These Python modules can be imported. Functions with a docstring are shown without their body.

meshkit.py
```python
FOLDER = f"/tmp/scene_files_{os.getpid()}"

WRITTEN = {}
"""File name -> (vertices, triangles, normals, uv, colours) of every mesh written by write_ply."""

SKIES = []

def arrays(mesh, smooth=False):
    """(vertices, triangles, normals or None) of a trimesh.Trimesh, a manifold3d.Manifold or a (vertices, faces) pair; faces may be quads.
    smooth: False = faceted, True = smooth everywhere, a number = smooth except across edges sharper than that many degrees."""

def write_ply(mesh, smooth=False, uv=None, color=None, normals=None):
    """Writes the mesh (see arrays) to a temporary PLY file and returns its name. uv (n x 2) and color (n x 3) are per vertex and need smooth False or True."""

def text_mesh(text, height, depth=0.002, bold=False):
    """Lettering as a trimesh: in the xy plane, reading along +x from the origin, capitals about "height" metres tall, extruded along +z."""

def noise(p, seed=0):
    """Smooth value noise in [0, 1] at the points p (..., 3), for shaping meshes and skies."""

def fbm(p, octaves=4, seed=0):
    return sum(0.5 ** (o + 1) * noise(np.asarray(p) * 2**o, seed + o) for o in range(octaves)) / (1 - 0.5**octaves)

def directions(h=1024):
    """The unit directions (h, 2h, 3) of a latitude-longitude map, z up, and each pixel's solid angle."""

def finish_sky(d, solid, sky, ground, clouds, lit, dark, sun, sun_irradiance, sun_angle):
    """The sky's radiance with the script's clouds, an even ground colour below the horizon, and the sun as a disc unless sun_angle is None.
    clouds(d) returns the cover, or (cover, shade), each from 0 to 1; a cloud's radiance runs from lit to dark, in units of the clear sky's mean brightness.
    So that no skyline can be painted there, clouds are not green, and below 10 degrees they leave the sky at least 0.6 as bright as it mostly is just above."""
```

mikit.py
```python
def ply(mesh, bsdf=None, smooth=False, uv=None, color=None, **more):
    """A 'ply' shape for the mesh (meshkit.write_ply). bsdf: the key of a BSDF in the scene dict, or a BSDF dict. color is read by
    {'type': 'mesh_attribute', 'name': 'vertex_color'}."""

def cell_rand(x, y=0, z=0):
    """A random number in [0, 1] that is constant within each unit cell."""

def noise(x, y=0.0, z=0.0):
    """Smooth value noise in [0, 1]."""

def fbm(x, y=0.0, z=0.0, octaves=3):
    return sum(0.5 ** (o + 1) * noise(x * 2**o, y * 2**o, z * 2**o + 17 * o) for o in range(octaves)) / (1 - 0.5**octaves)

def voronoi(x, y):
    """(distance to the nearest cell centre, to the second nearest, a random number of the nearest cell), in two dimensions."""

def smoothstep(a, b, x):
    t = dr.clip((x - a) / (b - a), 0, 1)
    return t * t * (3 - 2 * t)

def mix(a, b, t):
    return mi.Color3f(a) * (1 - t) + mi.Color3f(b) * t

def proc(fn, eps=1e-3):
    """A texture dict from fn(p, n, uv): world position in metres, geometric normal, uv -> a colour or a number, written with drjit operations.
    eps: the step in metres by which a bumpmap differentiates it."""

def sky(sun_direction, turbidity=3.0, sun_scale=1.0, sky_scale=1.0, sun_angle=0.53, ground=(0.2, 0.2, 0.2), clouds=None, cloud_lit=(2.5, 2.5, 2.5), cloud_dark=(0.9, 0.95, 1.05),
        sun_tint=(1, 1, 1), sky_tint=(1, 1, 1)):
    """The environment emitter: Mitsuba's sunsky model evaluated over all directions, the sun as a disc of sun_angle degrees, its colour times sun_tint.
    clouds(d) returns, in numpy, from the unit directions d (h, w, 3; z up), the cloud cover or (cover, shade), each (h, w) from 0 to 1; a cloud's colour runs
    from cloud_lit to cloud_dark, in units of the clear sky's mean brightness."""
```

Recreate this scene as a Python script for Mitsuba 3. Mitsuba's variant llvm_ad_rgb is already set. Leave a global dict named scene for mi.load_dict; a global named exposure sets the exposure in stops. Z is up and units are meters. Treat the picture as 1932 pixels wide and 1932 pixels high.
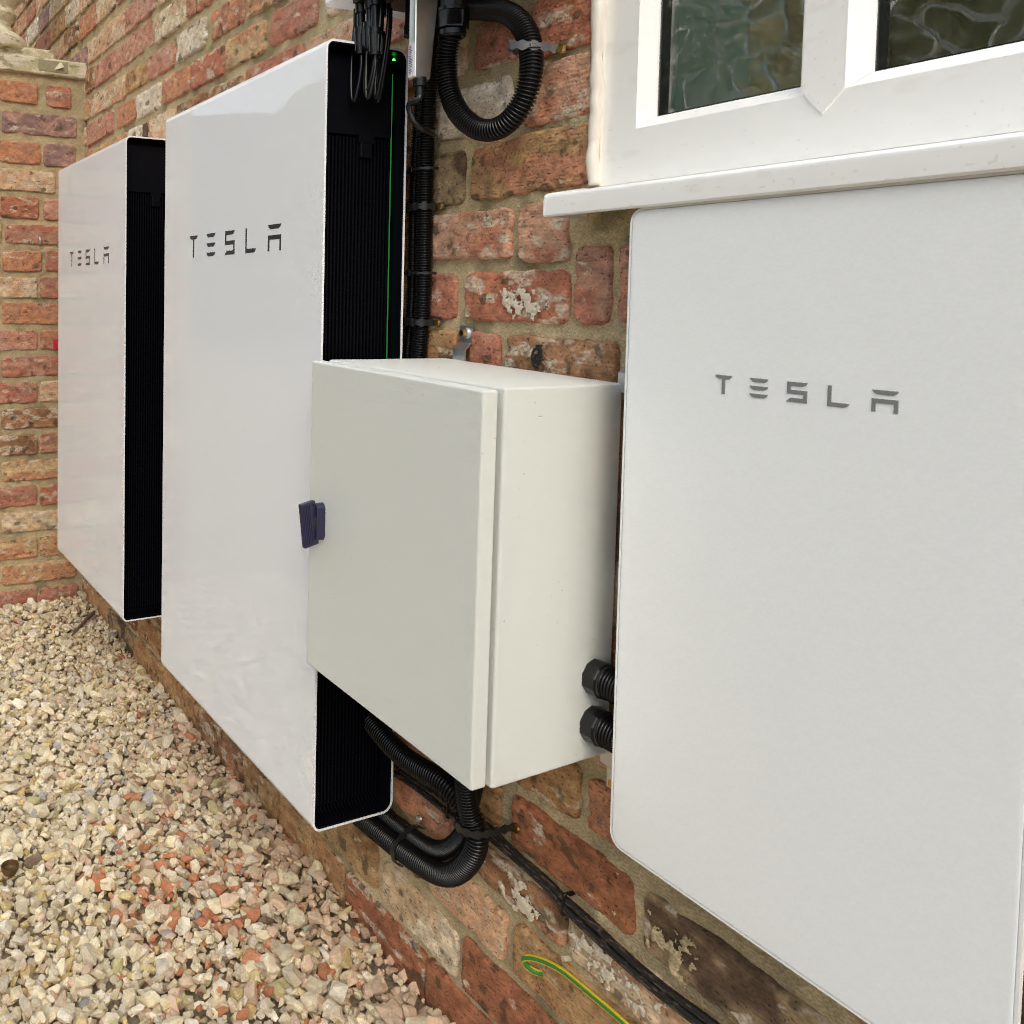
import math, random
import numpy as np, trimesh, mitsuba as mi, drjit as dr, mikit, meshkit
import manifold3d as m3
from shapely.geometry import Polygon
from mikit import proc, noise, fbm, smoothstep, mix
T = mi.ScalarTransform4f
scene, labels = {"type": "scene"}, {}
RS = np.random.RandomState(11)

# ------------------------------------------------------------------ camera, sky, exposure
CAM = np.array([0.0, -0.7988, 1.0243])
YAW, PIT, ROL, FOCAL = 1.1370, 0.0476, 0.0121, 1670.16        # focal length in units of 1932 pixels of width
fwd = np.array([-math.sin(YAW) * math.cos(PIT), math.cos(YAW) * math.cos(PIT), -math.sin(PIT)])
rgt = np.array([math.cos(YAW), math.sin(YAW), 0.0])
upv = np.cross(rgt, fwd)
rgt, upv = rgt * math.cos(ROL) + upv * math.sin(ROL), upv * math.cos(ROL) - rgt * math.sin(ROL)
M = np.eye(4); M[:3, 0], M[:3, 1], M[:3, 2], M[:3, 3] = -rgt, upv, fwd, CAM
scene["camera"] = {"type": "perspective", "fov": math.degrees(2 * math.atan(966 / FOCAL)), "fov_axis": "x", "near_clip": 0.02, "far_clip": 300.0,
                   "principal_point_offset_x": 534.56 / 1932, "principal_point_offset_y": 330.68 / 1932, "to_world": T(M.tolist())}
scene["sky"] = mikit.sky((0.86, -0.40, 0.72), turbidity=3.0, sun_scale=0.24, sun_angle=30.0, ground=(0.03, 0.03, 0.03),
                         clouds=lambda d: 1.0, sun_tint=(.90, .99, 1.13), cloud_lit=(2.25, 2.5, 2.86), cloud_dark=(2.0, 2.0, 2.05))
exposure = 2.54

# ------------------------------------------------------------------ materials
def srgb(c): return {"type": "rgb", "value": list(c)}
def pr(color, rough=0.5, spec=0.5, metal=0.0, **k):
    return {"type": "twosided", "bsdf": {"type": "principled", "base_color": srgb(color) if not isinstance(color, dict) else color, "roughness": rough,
            "specular": spec, "metallic": metal, **k}}
def bumped(b, fn, scale, eps=5e-4):
    return {"type": "twosided", "bsdf": {"type": "bumpmap", "arbitrary": proc(fn, eps), "scale": scale, "bsdf": b["bsdf"]}}
def gl(v): return mi.Float(v)

def pick(uv, table):
    k = dr.floor(uv.x)
    c = mi.Color3f(*table[0])
    for i in range(1, len(table)):
        c = dr.select(k > i - 0.5, mi.Color3f(*table[i]), c)
    return c
CLS = dict(orange=0, red=1, pink=2, cream=3, tan=4, brown=5, dark=6, purple=7, peach=8, smeared=9, flecked=10, white=11, redbrown=12, ochre=13, rust=14, rosy=15)  # redbrown, ochre: darker bricks, shade of the low courses painted into their colour
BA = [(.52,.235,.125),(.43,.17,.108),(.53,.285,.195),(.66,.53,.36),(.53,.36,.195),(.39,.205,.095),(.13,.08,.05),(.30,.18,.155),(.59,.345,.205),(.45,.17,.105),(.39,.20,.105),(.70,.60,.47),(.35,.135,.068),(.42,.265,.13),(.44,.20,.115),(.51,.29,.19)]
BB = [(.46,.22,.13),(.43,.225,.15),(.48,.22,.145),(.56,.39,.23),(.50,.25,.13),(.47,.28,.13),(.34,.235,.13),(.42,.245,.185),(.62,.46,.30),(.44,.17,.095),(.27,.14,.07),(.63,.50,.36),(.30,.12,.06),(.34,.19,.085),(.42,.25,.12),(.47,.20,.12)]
BS = [(.25,.3,.1),(.3,.3,.1),(.35,.35,.1),(.3,.5,.1),(.45,.5,.1),(.25,.6,.1),(.3,.9,.1),(.3,.4,.1),(.45,.35,.1),(1.0,.35,.1),(.95,.9,.1),(.2,.75,.1),(.45,.75,.1),(.4,.7,.1),(.45,.6,.1),(.6,.5,.1)]
def brick_color(p, n, uv):
    s = dr.floor(uv.y * 64.0)
    x, y, z = p.x + s * 1.37, p.y + s * .71, p.z + s * 2.11
    A, B, S = pick(uv, BA), pick(uv, BB), pick(uv, BS)
    n1 = fbm(x * 20, y * 20, z * 26, 3)
    n2 = fbm(x * 75 + 5, y * 75, z * 75, 3)
    n3 = noise(x * 420, y * 420, z * 420)
    c = mix(A, B, smoothstep(.40, .60, n1)) * (.50 + 1.0 * n2)
    lime = smoothstep(.70 - .17 * S.x, .76 - .13 * S.x, fbm(x * 34 + 9, y * 34, z * 52, 4)) * (.35 + .65 * smoothstep(.3, .6, fbm(x * 190, y * 190, z * 190, 2)))
    c = mix(c, mi.Color3f(.60, .51, .38), .85 * lime)
    grime = smoothstep(.72 - .16 * S.y, .80 - .12 * S.y, fbm(x * 48 + 31, y * 48, z * 40, 3))
    c = mix(c, mi.Color3f(.085, .06, .035), .72 * grime)
    crack = (1 - smoothstep(.002, .012, dr.abs(fbm(x * 24 + 70, y * 24, z * 30, 4) - .5))) * smoothstep(.52, .66, fbm(x * 17 + 40, y * 17, z * 17, 2))
    c = c * (1 - .5 * crack)
    pits = smoothstep(.76, .86, noise(x * 330, y * 330, z * 330))
    c = c * (1 - .55 * pits)
    drag = noise(x * 45, y * 45, z * 520 + 3 * n1)
    return c * (.66 + .40 * n3 + .26 * drag)
def brick_bump(p, n, uv):
    s = dr.floor(uv.y * 64.0)
    x, y, z = p.x + s * 1.37, p.y, p.z + s * 2.11
    return fbm(x * 110, y * 110, z * 150, 4) + .35 * noise(x * 520, y * 520, z * 520) - .45 * smoothstep(.74, .86, noise(x * 330, y * 330, z * 330)) + .5 * noise(x * 40, y * 40, z * 420)
def mortar_color(p, n, uv):
    n1 = fbm(p.x * 9, p.y * 9, p.z * 9, 4)
    n2 = fbm(p.x * 60, p.y * 60, p.z * 60, 3)
    n3 = noise(p.x * 520, p.y * 520, p.z * 520)
    c = mix(mi.Color3f(.54, .42, .245), mi.Color3f(.43, .34, .20), smoothstep(.35, .65, n1)) * (.72 + .5 * n2)
    moss = smoothstep(.60, .72, fbm(p.x * 14 + 3, p.y * 14, p.z * 14 + 8, 4))
    c = mix(c, mi.Color3f(.17, .145, .07), .65 * moss)
    return c * (.7 + .6 * n3)
def mortar_bump(p, n, uv): return noise(p.x * 480, p.y * 480, p.z * 480) + .9 * fbm(p.x * 150, p.y * 150, p.z * 150, 3)
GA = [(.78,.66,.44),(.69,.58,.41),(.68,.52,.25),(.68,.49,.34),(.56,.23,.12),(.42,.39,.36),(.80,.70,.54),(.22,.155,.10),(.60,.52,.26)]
def stone_color(p, n, uv):
    s = dr.floor(uv.y * 256.0)
    x, y, z = p.x + s * .37, p.y + s * .71, p.z + s * .11
    c = pick(uv, GA) * (.66 + .36 * uv.y)
    c = c * (.74 + .52 * fbm(x * 95, y * 95, z * 95, 3))
    c = mix(c, mi.Color3f(.46, .35, .2), .55 * smoothstep(.56, .7, fbm(x * 60 + 4, y * 60, z * 60, 3)))
    return c * (.86 + .28 * noise(x * 600, y * 600, z * 600))
def stone_bump(p, n, uv): return fbm(p.x * 210, p.y * 210, p.z * 210, 3)
def soil_color(p, n, uv): return mix(mi.Color3f(.19, .15, .10), mi.Color3f(.36, .29, .20), fbm(p.x * 60, p.y * 60, 0, 4)) * (.6 + .8 * noise(p.x * 300, p.y * 300, 0))
def powder(p, n, uv): return fbm(p.x * 420, p.y * 420, p.z * 420, 2)
def enclosure_color(p, n, uv):
    sp = smoothstep(.955, .97, noise(p.x * 210 + 7, p.y * 210, p.z * 210))
    return mix(mi.Color3f(.66, .665, .61) * (.985 + .03 * noise(p.x * 700, p.y * 700, p.z * 700)), mi.Color3f(.30, .29, .25), .6 * sp)
def gate_color(p, n, uv): return mi.Color3f(.815, .823, .812) * (.975 + .05 * noise(p.x * 500, p.y * 500, p.z * 500))
def upvc_color(p, n, uv):
    d = smoothstep(.62, .78, fbm(p.x * 30, p.y * 30, p.z * 60, 4))
    sp = smoothstep(.88, .91, noise(p.x * 230, p.y * 230, p.z * 230))
    return mix(mi.Color3f(.84, .825, .79), mi.Color3f(.60, .55, .46), .16 * d + .3 * sp)
def coping_color(p, n, uv):
    a = fbm(p.x * 26, p.y * 26, p.z * 40, 4)
    c = mix(mi.Color3f(.66, .59, .44), mi.Color3f(.48, .42, .26), smoothstep(.42, .66, a))
    c = mix(c, mi.Color3f(.25, .22, .09), .7 * smoothstep(.60, .72, fbm(p.x * 40 + 9, p.y * 40, p.z * 70, 4)))
    return c * (.85 + .3 * noise(p.x * 260, p.y * 260, p.z * 260))
def bare_color(p, n, uv): return mi.Color3f(.30, .265, .16) * (.8 + .4 * fbm(p.x * 120, p.y * 120, p.z * 120, 3))
def room_color(p, n, uv):
    a, b = fbm(p.x * 16, p.y * 12, p.z * 14, 3), fbm(p.x * 26 + 5, p.y * 14, p.z * 22, 3)
    c = mix(mi.Color3f(.40, .36, .20), mi.Color3f(.20, .15, .08), smoothstep(.38, .62, a))
    c = mix(c, mi.Color3f(.60, .56, .36), smoothstep(.54, .66, b))
    return mix(c, mi.Color3f(.20, .31, .13), smoothstep(.55, .65, fbm(p.x * 17 + 8, p.y * 9, p.z * 21 + 3, 3)))
def hedge_color(p, n, uv): return mix(mi.Color3f(.05, .075, .03), mi.Color3f(.11, .13, .06), fbm(p.x * 5, p.y * 5, p.z * 5, 3))
def strap_color(p, n, uv): return mi.Color3f(.012) * (.7 + .6 * noise(p.x * 300, p.y * 300, p.z * 300))
def cable_color(p, n, uv): return mix(mi.Color3f(.011, .0095, .009), mi.Color3f(.13, .09, .06), .6 * smoothstep(.52, .68, fbm(p.x * 130, p.y * 400, p.z * 400, 4)))

scene["brick"] = bumped(pr(proc(brick_color), .86, .25), brick_bump, .0026)
scene["mortar"] = bumped(pr(proc(mortar_color), .95, .15), mortar_bump, .0024)
scene["stone"] = bumped(pr(proc(stone_color), .85, .25), stone_bump, .0012)
scene["soil"] = pr(proc(soil_color), .95, .1)
scene["glass_white"] = {"type": "twosided", "bsdf": {"type": "plastic", "diffuse_reflectance": srgb((.895, .895, .895)), "int_ior": 1.52, "nonlinear": False}}
scene["shell_white"] = pr((.80, .80, .785), .18, .5)
scene["black_metal"] = pr((.0034, .0038, .0062), .36, .13)
scene["black_plastic"] = pr((.0055, .0055, .0062), .28, .40)
scene["black_rubber"] = pr((.0045, .0045, .0050), .27, .45)
scene["badge_mirror"] = pr((.042, .042, .04), .14, .6)
scene["badge_grey"] = pr((.20, .205, .20), .30, .5)
scene["enclosure_paint"] = bumped(pr(proc(enclosure_color), .36, .5), powder, .0011)
scene["gate_paint"] = bumped(pr(proc(gate_color), .42, .45), powder, .00018)
scene["upvc"] = pr(proc(upvc_color), .24, .5)
scene["sealant"] = pr((.70, .64, .55), .32, .5)
scene["coping"] = bumped(pr(proc(coping_color), .9, .2), mortar_bump, .0016)
scene["bare_stone"] = pr(proc(bare_color), .9, .2)
scene["blue_plastic"] = pr((.022, .021, .055), .30, .5)
scene["zinc"] = pr((.72, .73, .74), .42, .5, 1.0)
scene["brass"] = pr((.56, .36, .10), .25, .5, 1.0)
scene["aluminium"] = pr((.74, .72, .66), .30, .5, 1.0, anisotropic=0.0)
scene["label_paper"] = pr((.62, .62, .66), .5, .3)
scene["ink"] = pr((.05, .05, .12), .5, .3)
scene["strap"] = pr(proc(strap_color), .35, .5)
scene["strap_grey"] = pr((.11, .11, .115), .4, .4)
scene["old_cable"] = pr(proc(cable_color), .45, .5)
scene["earth_green"] = pr((.045, .20, .035), .35, .4)
scene["earth_yellow"] = pr((.62, .42, .03), .35, .4)
scene["wood"] = pr((.16, .11, .075), .9, .1)
scene["red_plastic"] = pr((.55, .03, .05), .4, .4)
scene["brown_plastic"] = pr((.10, .055, .02), .4, .4)
scene["buff_plastic"] = pr((.55, .47, .33), .5, .3)
scene["room_paint"] = pr(proc(room_color), .9, .1)
scene["green_plaster"] = pr((.27, .38, .30), .8, .2)
scene["house_render"] = pr((.20, .195, .18), .9, .1)
scene["hedge_leaf"] = pr(proc(hedge_color), .8, .2)
scene["clear_pane"] = {"type": "thindielectric", "int_ior": 1.5}
scene["obscure_glass"] = {"type": "dielectric", "int_ior": 1.5, "ext_ior": 1.0}

# ------------------------------------------------------------------ mesh helpers
def put(key, mesh, mat, smooth=False, uv=None, label=None, cat=None, group=None, kind=None, **k):
    base, i = key, 0
    while key in scene: i += 1; key = f"{base}_{i:03d}"
    scene[key] = mikit.ply(mesh, mat, smooth, uv=uv, **k)
    d = {a: b for a, b in (("label", label), ("category", cat), ("group", group), ("kind", kind)) if b}
    if d: labels[key] = d
    return key
def tag(key, label, cat, group=None):
    labels[key] = {"label": label, "category": cat, **({"group": group} if group else {})}
def tm(m):
    if hasattr(m, "to_mesh"):
        a = m.to_mesh(); return trimesh.Trimesh(a.vert_properties[:, :3], a.tri_verts, process=False)
    return m
def join(*ms): return trimesh.util.concatenate([tm(m) for m in ms])
def rbox(x0, x1, y0, y1, z0, z1, r=.002, seg=12):
    s = m3.Manifold.sphere(r, seg)
    return m3.Manifold.batch_hull([s.translate((x, y, z)) for x in (x0 + r, x1 - r) for y in (y0 + r, y1 - r) for z in (z0 + r, z1 - r)])
def hexa(P, r=.002, seg=12):
    """rounded box through eight corners"""
    P = np.asarray(P, float); c = P.mean(0); s = m3.Manifold.sphere(r, seg)
    return m3.Manifold.batch_hull([s.translate(tuple(q - r * np.sign(q - c))) for q in P])
def box(x0, x1, y0, y1, z0, z1): return trimesh.creation.box(bounds=[[x0, y0, z0], [x1, y1, z1]])
def rrect(w0, w1, h0, h1, r, seg=8):
    rs = r if isinstance(r, (list, tuple)) else [r] * 4        # corners: (w1,h1) (w0,h1) (w0,h0) (w1,h0)
    pts = []
    for (cx, cy, a), q in zip(((w1, h1, 0), (w0, h1, 90), (w0, h0, 180), (w1, h0, 270)), rs):
        sx, sy = (1 if cx == w1 else -1), (1 if cy == h1 else -1)
        for t in np.linspace(a, a + 90, seg + 1):
            pts.append((cx - sx * q + q * math.cos(math.radians(t)), cy - sy * q + q * math.sin(math.radians(t))))
    return Polygon(pts)
def ext_x(poly, x0, x1):
    """polygon in (y, z) swept along x"""
    m = trimesh.creation.extrude_polygon(poly, x1 - x0)
    v = m.vertices.copy(); m.vertices = np.stack([v[:, 2] + x0, v[:, 0], v[:, 1]], 1); return m
def ext_y(poly, y0, y1):
    """polygon in (x, z) swept along y"""
    m = trimesh.creation.extrude_polygon(poly, y1 - y0)
    v = m.vertices.copy(); m.vertices = np.stack([v[:, 0], v[:, 2] + y0, v[:, 1]], 1); m.invert(); return m
def cyl(p, q, r, n=24, r2=None):
    p, q = np.asarray(p, float), np.asarray(q, float); L = np.linalg.norm(q - p)
    m = tm(m3.Manifold.cylinder(L, r, r if r2 is None else r2, n))
    m.apply_transform(trimesh.geometry.align_vectors([0, 0, 1], (q - p) / L)); m.apply_translation(p); return m
def curve(pts, step=.001):
    from scipy.interpolate import CubicSpline
    P = np.asarray(pts, float); t = np.r_[0, np.cumsum(np.sqrt(np.linalg.norm(np.diff(P, axis=0), axis=1)))]
    cs = CubicSpline(t, P); q = cs(np.linspace(0, t[-1], 2500)); s = np.r_[0, np.cumsum(np.linalg.norm(np.diff(q, axis=0), axis=1))]
    u = np.arange(0, s[-1], step); return np.stack([np.interp(u, s, q[:, i]) for i in range(3)], 1)
def tube(pts, r, n=16, step=.002, pitch=None, amp=.0, spline=True, rfun=None):
    C = curve(pts, step if not pitch else pitch / 6) if spline else np.asarray(pts, float)
    tan = np.gradient(C, axis=0); tan /= np.linalg.norm(tan, axis=1, keepdims=True)
    a = np.cross(tan[0], [.3, .8, .52]); a /= np.linalg.norm(a); N = [a]
    for t in tan[1:]:
        a = N[-1] - t * (N[-1] @ t); N.append(a / np.linalg.norm(a))
    N = np.array(N); B = np.cross(tan, N)
    k = np.arange(len(C))
    rr = np.full(len(C), r, float)
    if pitch:
        rr = r - amp * np.array([0.0, .0, .35, 1.0, 1.0, .35])[k % 6]
    if rfun is not None: rr = rfun(k / max(len(C) - 1, 1)) * rr
    th = np.arange(n) / n * 2 * np.pi
    V = C[:, None] + rr[:, None, None] * (np.cos(th)[None, :, None] * N[:, None] + np.sin(th)[None, :, None] * B[:, None])
    V = V.reshape(-1, 3); i = np.arange(len(C) - 1)[:, None] * n; j = np.arange(n)[None]; j2 = (j + 1) % n
    F = np.concatenate([np.stack([i + j, i + j2, i + n + j2], -1).reshape(-1, 3), np.stack([i + j, i + n + j2, i + n + j], -1).reshape(-1, 3)])
    V = np.vstack([V, C[0], C[-1]]); e = len(V) - 2; l = (len(C) - 1) * n; jj = np.arange(n); j3 = (jj + 1) % n
    F = np.vstack([F, np.stack([jj * 0 + e, j3, jj], 1), np.stack([jj * 0 + e + 1, l + jj, l + j3], 1)])
    return trimesh.Trimesh(V, F, process=False)
def lathe(prof, center, n=40):
    m = trimesh.creation.revolve(np.asarray(prof, float), sections=n); m.apply_translation(center); return m
def grid_faces(nu, nv):
    i, j = np.meshgrid(np.arange(nu - 1), np.arange(nv - 1), indexing="ij"); a = (i * nv + j).ravel()
    return np.vstack([np.stack([a, a + nv, a + nv + 1], 1), np.stack([a, a + nv + 1, a + 1], 1)])

# ------------------------------------------------------------------ bricks: s runs along the wall, z up, out of the wall = +d
def brick_mesh(s0, s1, z0, z1, seed, cell=.005, place=None, proud=None):
    r = np.random.RandomState(seed); s0, s1, z0, z1 = s0 - .0028, s1 + .0028, z0 - .0030, z1 + .0030; w, h = s1 - s0, z1 - z0
    nu, nv = max(6, int(w / cell) + 2), max(5, int(h / cell) + 2)
    def ticks(L, m): q = np.array([0, .0011, .0028]) / L; return np.r_[q, np.linspace(.0062 / L, 1 - .0062 / L, m), 1 - q[::-1]]
    if cell < .01: gu, gv = ticks(w, nu), ticks(h, nv)
    else: gu, gv = np.linspace(0, 1, nu), np.linspace(0, 1, nv)
    nu, nv = len(gu), len(gv); u, v = np.meshgrid(gu, gv, indexing="ij")
    s, z = s0 + u * w, z0 + v * h
    P = np.stack([s * 1.0, z, np.full_like(s, seed * 3.17)], -1)
    # wavy outline, rounded corners, slight tilt and shear
    ed = np.minimum(np.minimum(u, 1 - u) * w, np.minimum(v, 1 - v) * h)
    k = np.exp(-ed / .012)
    s = s + k * .0034 * (meshkit.fbm(P * 55, 3, 1) - .5) * 2; z = z + k * .0038 * (meshkit.fbm(P * 48, 3, 2) - .5) * 2
    cu, cv = np.clip(1 - np.minimum(u, 1 - u) * w / .011, 0, 1), np.clip(1 - np.minimum(v, 1 - v) * h / .011, 0, 1)
    cr = cu * cv
    s = s + np.where(u < .5, 1, -1) * cr * .0035; z = z + np.where(v < .5, 1, -1) * cr * .0035
    z = z + (u - .5) * w * r.uniform(-.018, .018)
    proud = r.uniform(.0015, .0055) if proud is None else proud
    chip = np.clip(meshkit.fbm(P * 62, 3, 5) - .56, 0, 1) * np.exp(-ed / .02) * .03
    d = proud + .0042 * (meshkit.fbm(P * 24, 3, 3) - .5) + .0038 * (meshkit.fbm(P * 120, 3, 4) - .5) - chip + r.uniform(-.02, .02) * (u - .5) * w * .5
    d = d - .0048 * np.exp(-ed / .0011)
    V = np.stack([s, d, z], -1).reshape(-1, 3); F = grid_faces(nu, nv)
    # skirt
    ring = np.r_[np.arange(nu) * nv, (nu - 1) * nv + np.arange(1, nv), np.arange(nu - 2, -1, -1) * nv + nv - 1, np.arange(nv - 2, 0, -1)]
    n0 = len(V); m = len(ring); s0_ = V[ring].copy(); sk = V[ring].copy(); sk[:, 1] = -.03; V = np.vstack([V, s0_, sk]); a = np.arange(m); b = (a + 1) % m
    F = np.vstack([F, np.stack([n0 + a, n0 + m + a, n0 + m + b], 1), np.stack([n0 + a, n0 + m + b, n0 + b], 1)])
    return place(V), F
def on_house(V): return np.stack([V[:, 0], -V[:, 1], V[:, 2]], 1)              # faces -y
XC = -2.864
def on_return(V): return np.stack([XC + V[:, 1], V[:, 0], V[:, 2]], 1)          # faces +x
brick_count = {}
def lay(holder, rect, cls, place, cell, stuff=None, proud=None, flip=False):
    seed = int(RS.randint(1, 100000))
    V, F = brick_mesh(*rect, seed, cell, place, proud)
    if flip: F = F[:, ::-1]
    uv = np.tile([[CLS[cls] + .5, (seed % 64) / 64.0 + .005]], (len(V), 1))
    if stuff is not None: stuff.append((V, F, uv)); return
    put(holder + "__brick", (V, F), "brick", True, uv=uv)
def flush(holder, name, parts):
    if not parts: return
    V = np.vstack([p[0] for p in parts]); o = np.cumsum([0] + [len(p[0]) for p in parts]); F = np.vstack([p[1] + a for p, a in zip(parts, o)])
    put(f"{holder}__{name}", (V, F), "brick", True, uv=np.vstack([p[2] for p in parts]), kind="stuff")

tops = {k: .06 + .0835 * k for k in range(36)}
tops.update({18: 1.565, 19: 1.648, 20: 1.742, 21: 1.829, 22: 1.933})
for k in range(23, 36): tops[k] = 1.933 + (k - 22) * .089
def zr(k): return (tops[k] - (.064 if k < 18 else .060 if k < 20 else .068), tops[k])
ROWS = {  # measured rows: (from, to, kind[, bottom, top])
 22: [(-2.928,-2.746,"orange"),(-2.735,-2.55,"cream"),(-2.53,-2.27,"pink")],
 21: [(-3.08,-2.85,"purple"),(-2.832,-2.459,"peach"),(-2.44,-2.20,"pink"),(-2.18,-1.95,"cream")],
 20: [(-2.855,-2.765,"flecked"),(-2.75,-2.222,"pink"),(-2.194,-1.991,"cream"),(-1.98,-1.79,"orange"),(-1.77,-1.55,"red")],
 19: [(-2.786,-2.452,"peach"),(-2.440,-2.262,"brown"),(-2.249,-2.065,"pink"),(-2.04,-1.871,"white"),(-1.834,-1.670,"orange"),(-1.645,-1.47,"tan"),(-1.45,-1.2,"red")],
 18: [(-2.84,-2.558,"pink"),(-2.52,-2.357,"orange"),(-2.341,-2.165,"white"),(-2.135,-1.962,"orange"),(-1.95,-1.77,"smeared"),(-1.753,-1.572,"tan"),(-1.547,-1.373,"red"),(-1.34,-1.17,"cream"),(-1.15,-.99,"red")],
 17: [(-2.84,-2.60,"tan"),(-2.58,-2.43,"brown"),(-2.41,-2.30,"white"),(-2.285,-2.25,"dark"),(-2.235,-2.06,"peach"),(-2.04,-1.86,"flecked"),(-1.84,-1.67,"flecked"),(-1.65,-1.42,"red"),(-1.40,-1.20,"peach"),(-1.18,-1.03,"pink"),(-1.01,-.87,"red"),(-.85,-.751,"red")],
 16: [(-1.19,-1.07,"red"),(-1.055,-.972,"peach"),(-.952,-.870,"red",1.327,1.384),(-.848,-.751,"smeared",1.318,1.386)],
 15: [(-1.26,-1.06,"tan"),(-1.045,-.882,"white",1.246,1.306),(-.858,-.751,"rosy",1.238,1.304)],
 14: [(-1.18,-1.05,"red"),(-1.035,-.971,"dark",1.154,1.223),(-.952,-.751,"rust",1.157,1.224)],
 13: [(-1.12,-.875,"rosy",1.079,1.138),(-.858,-.781,"rosy",1.071,1.138),(-.57,-.35,"red")],
 12: [(-1.22,-1.09,"tan"),(-1.075,-.981,"red",.996,1.055),(-.958,-.779,"smeared",.997,1.055),(-.765,-.719,"red",.998,1.083),(-.703,-.62,"pink",1.002,1.081),(-.60,-.38,"tan")],
 11: [(-1.22,-.974,"brown",.913,.976),(-.946,-.892,"red",.913,.975),(-.876,-.705,"flecked",.912,.974),(-.68,-.5,"red")],
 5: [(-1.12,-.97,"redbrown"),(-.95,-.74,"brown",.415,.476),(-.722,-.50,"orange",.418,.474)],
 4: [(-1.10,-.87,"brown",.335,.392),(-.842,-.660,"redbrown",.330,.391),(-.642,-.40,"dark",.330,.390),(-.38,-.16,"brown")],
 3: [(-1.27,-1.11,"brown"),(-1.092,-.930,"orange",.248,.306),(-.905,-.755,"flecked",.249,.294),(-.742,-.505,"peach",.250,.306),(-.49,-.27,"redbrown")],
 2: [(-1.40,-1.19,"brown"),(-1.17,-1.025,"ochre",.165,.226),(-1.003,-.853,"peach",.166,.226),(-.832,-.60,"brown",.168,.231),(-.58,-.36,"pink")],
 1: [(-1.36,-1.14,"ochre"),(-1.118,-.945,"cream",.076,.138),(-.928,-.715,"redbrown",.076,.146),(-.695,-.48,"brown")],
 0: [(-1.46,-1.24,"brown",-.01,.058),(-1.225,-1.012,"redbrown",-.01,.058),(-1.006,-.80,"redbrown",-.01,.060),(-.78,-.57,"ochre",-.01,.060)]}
POOL = ["pink", "red", "tan", "peach", "cream", "orange", "brown", "purple", "red", "peach", "white", "flecked"]
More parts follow.
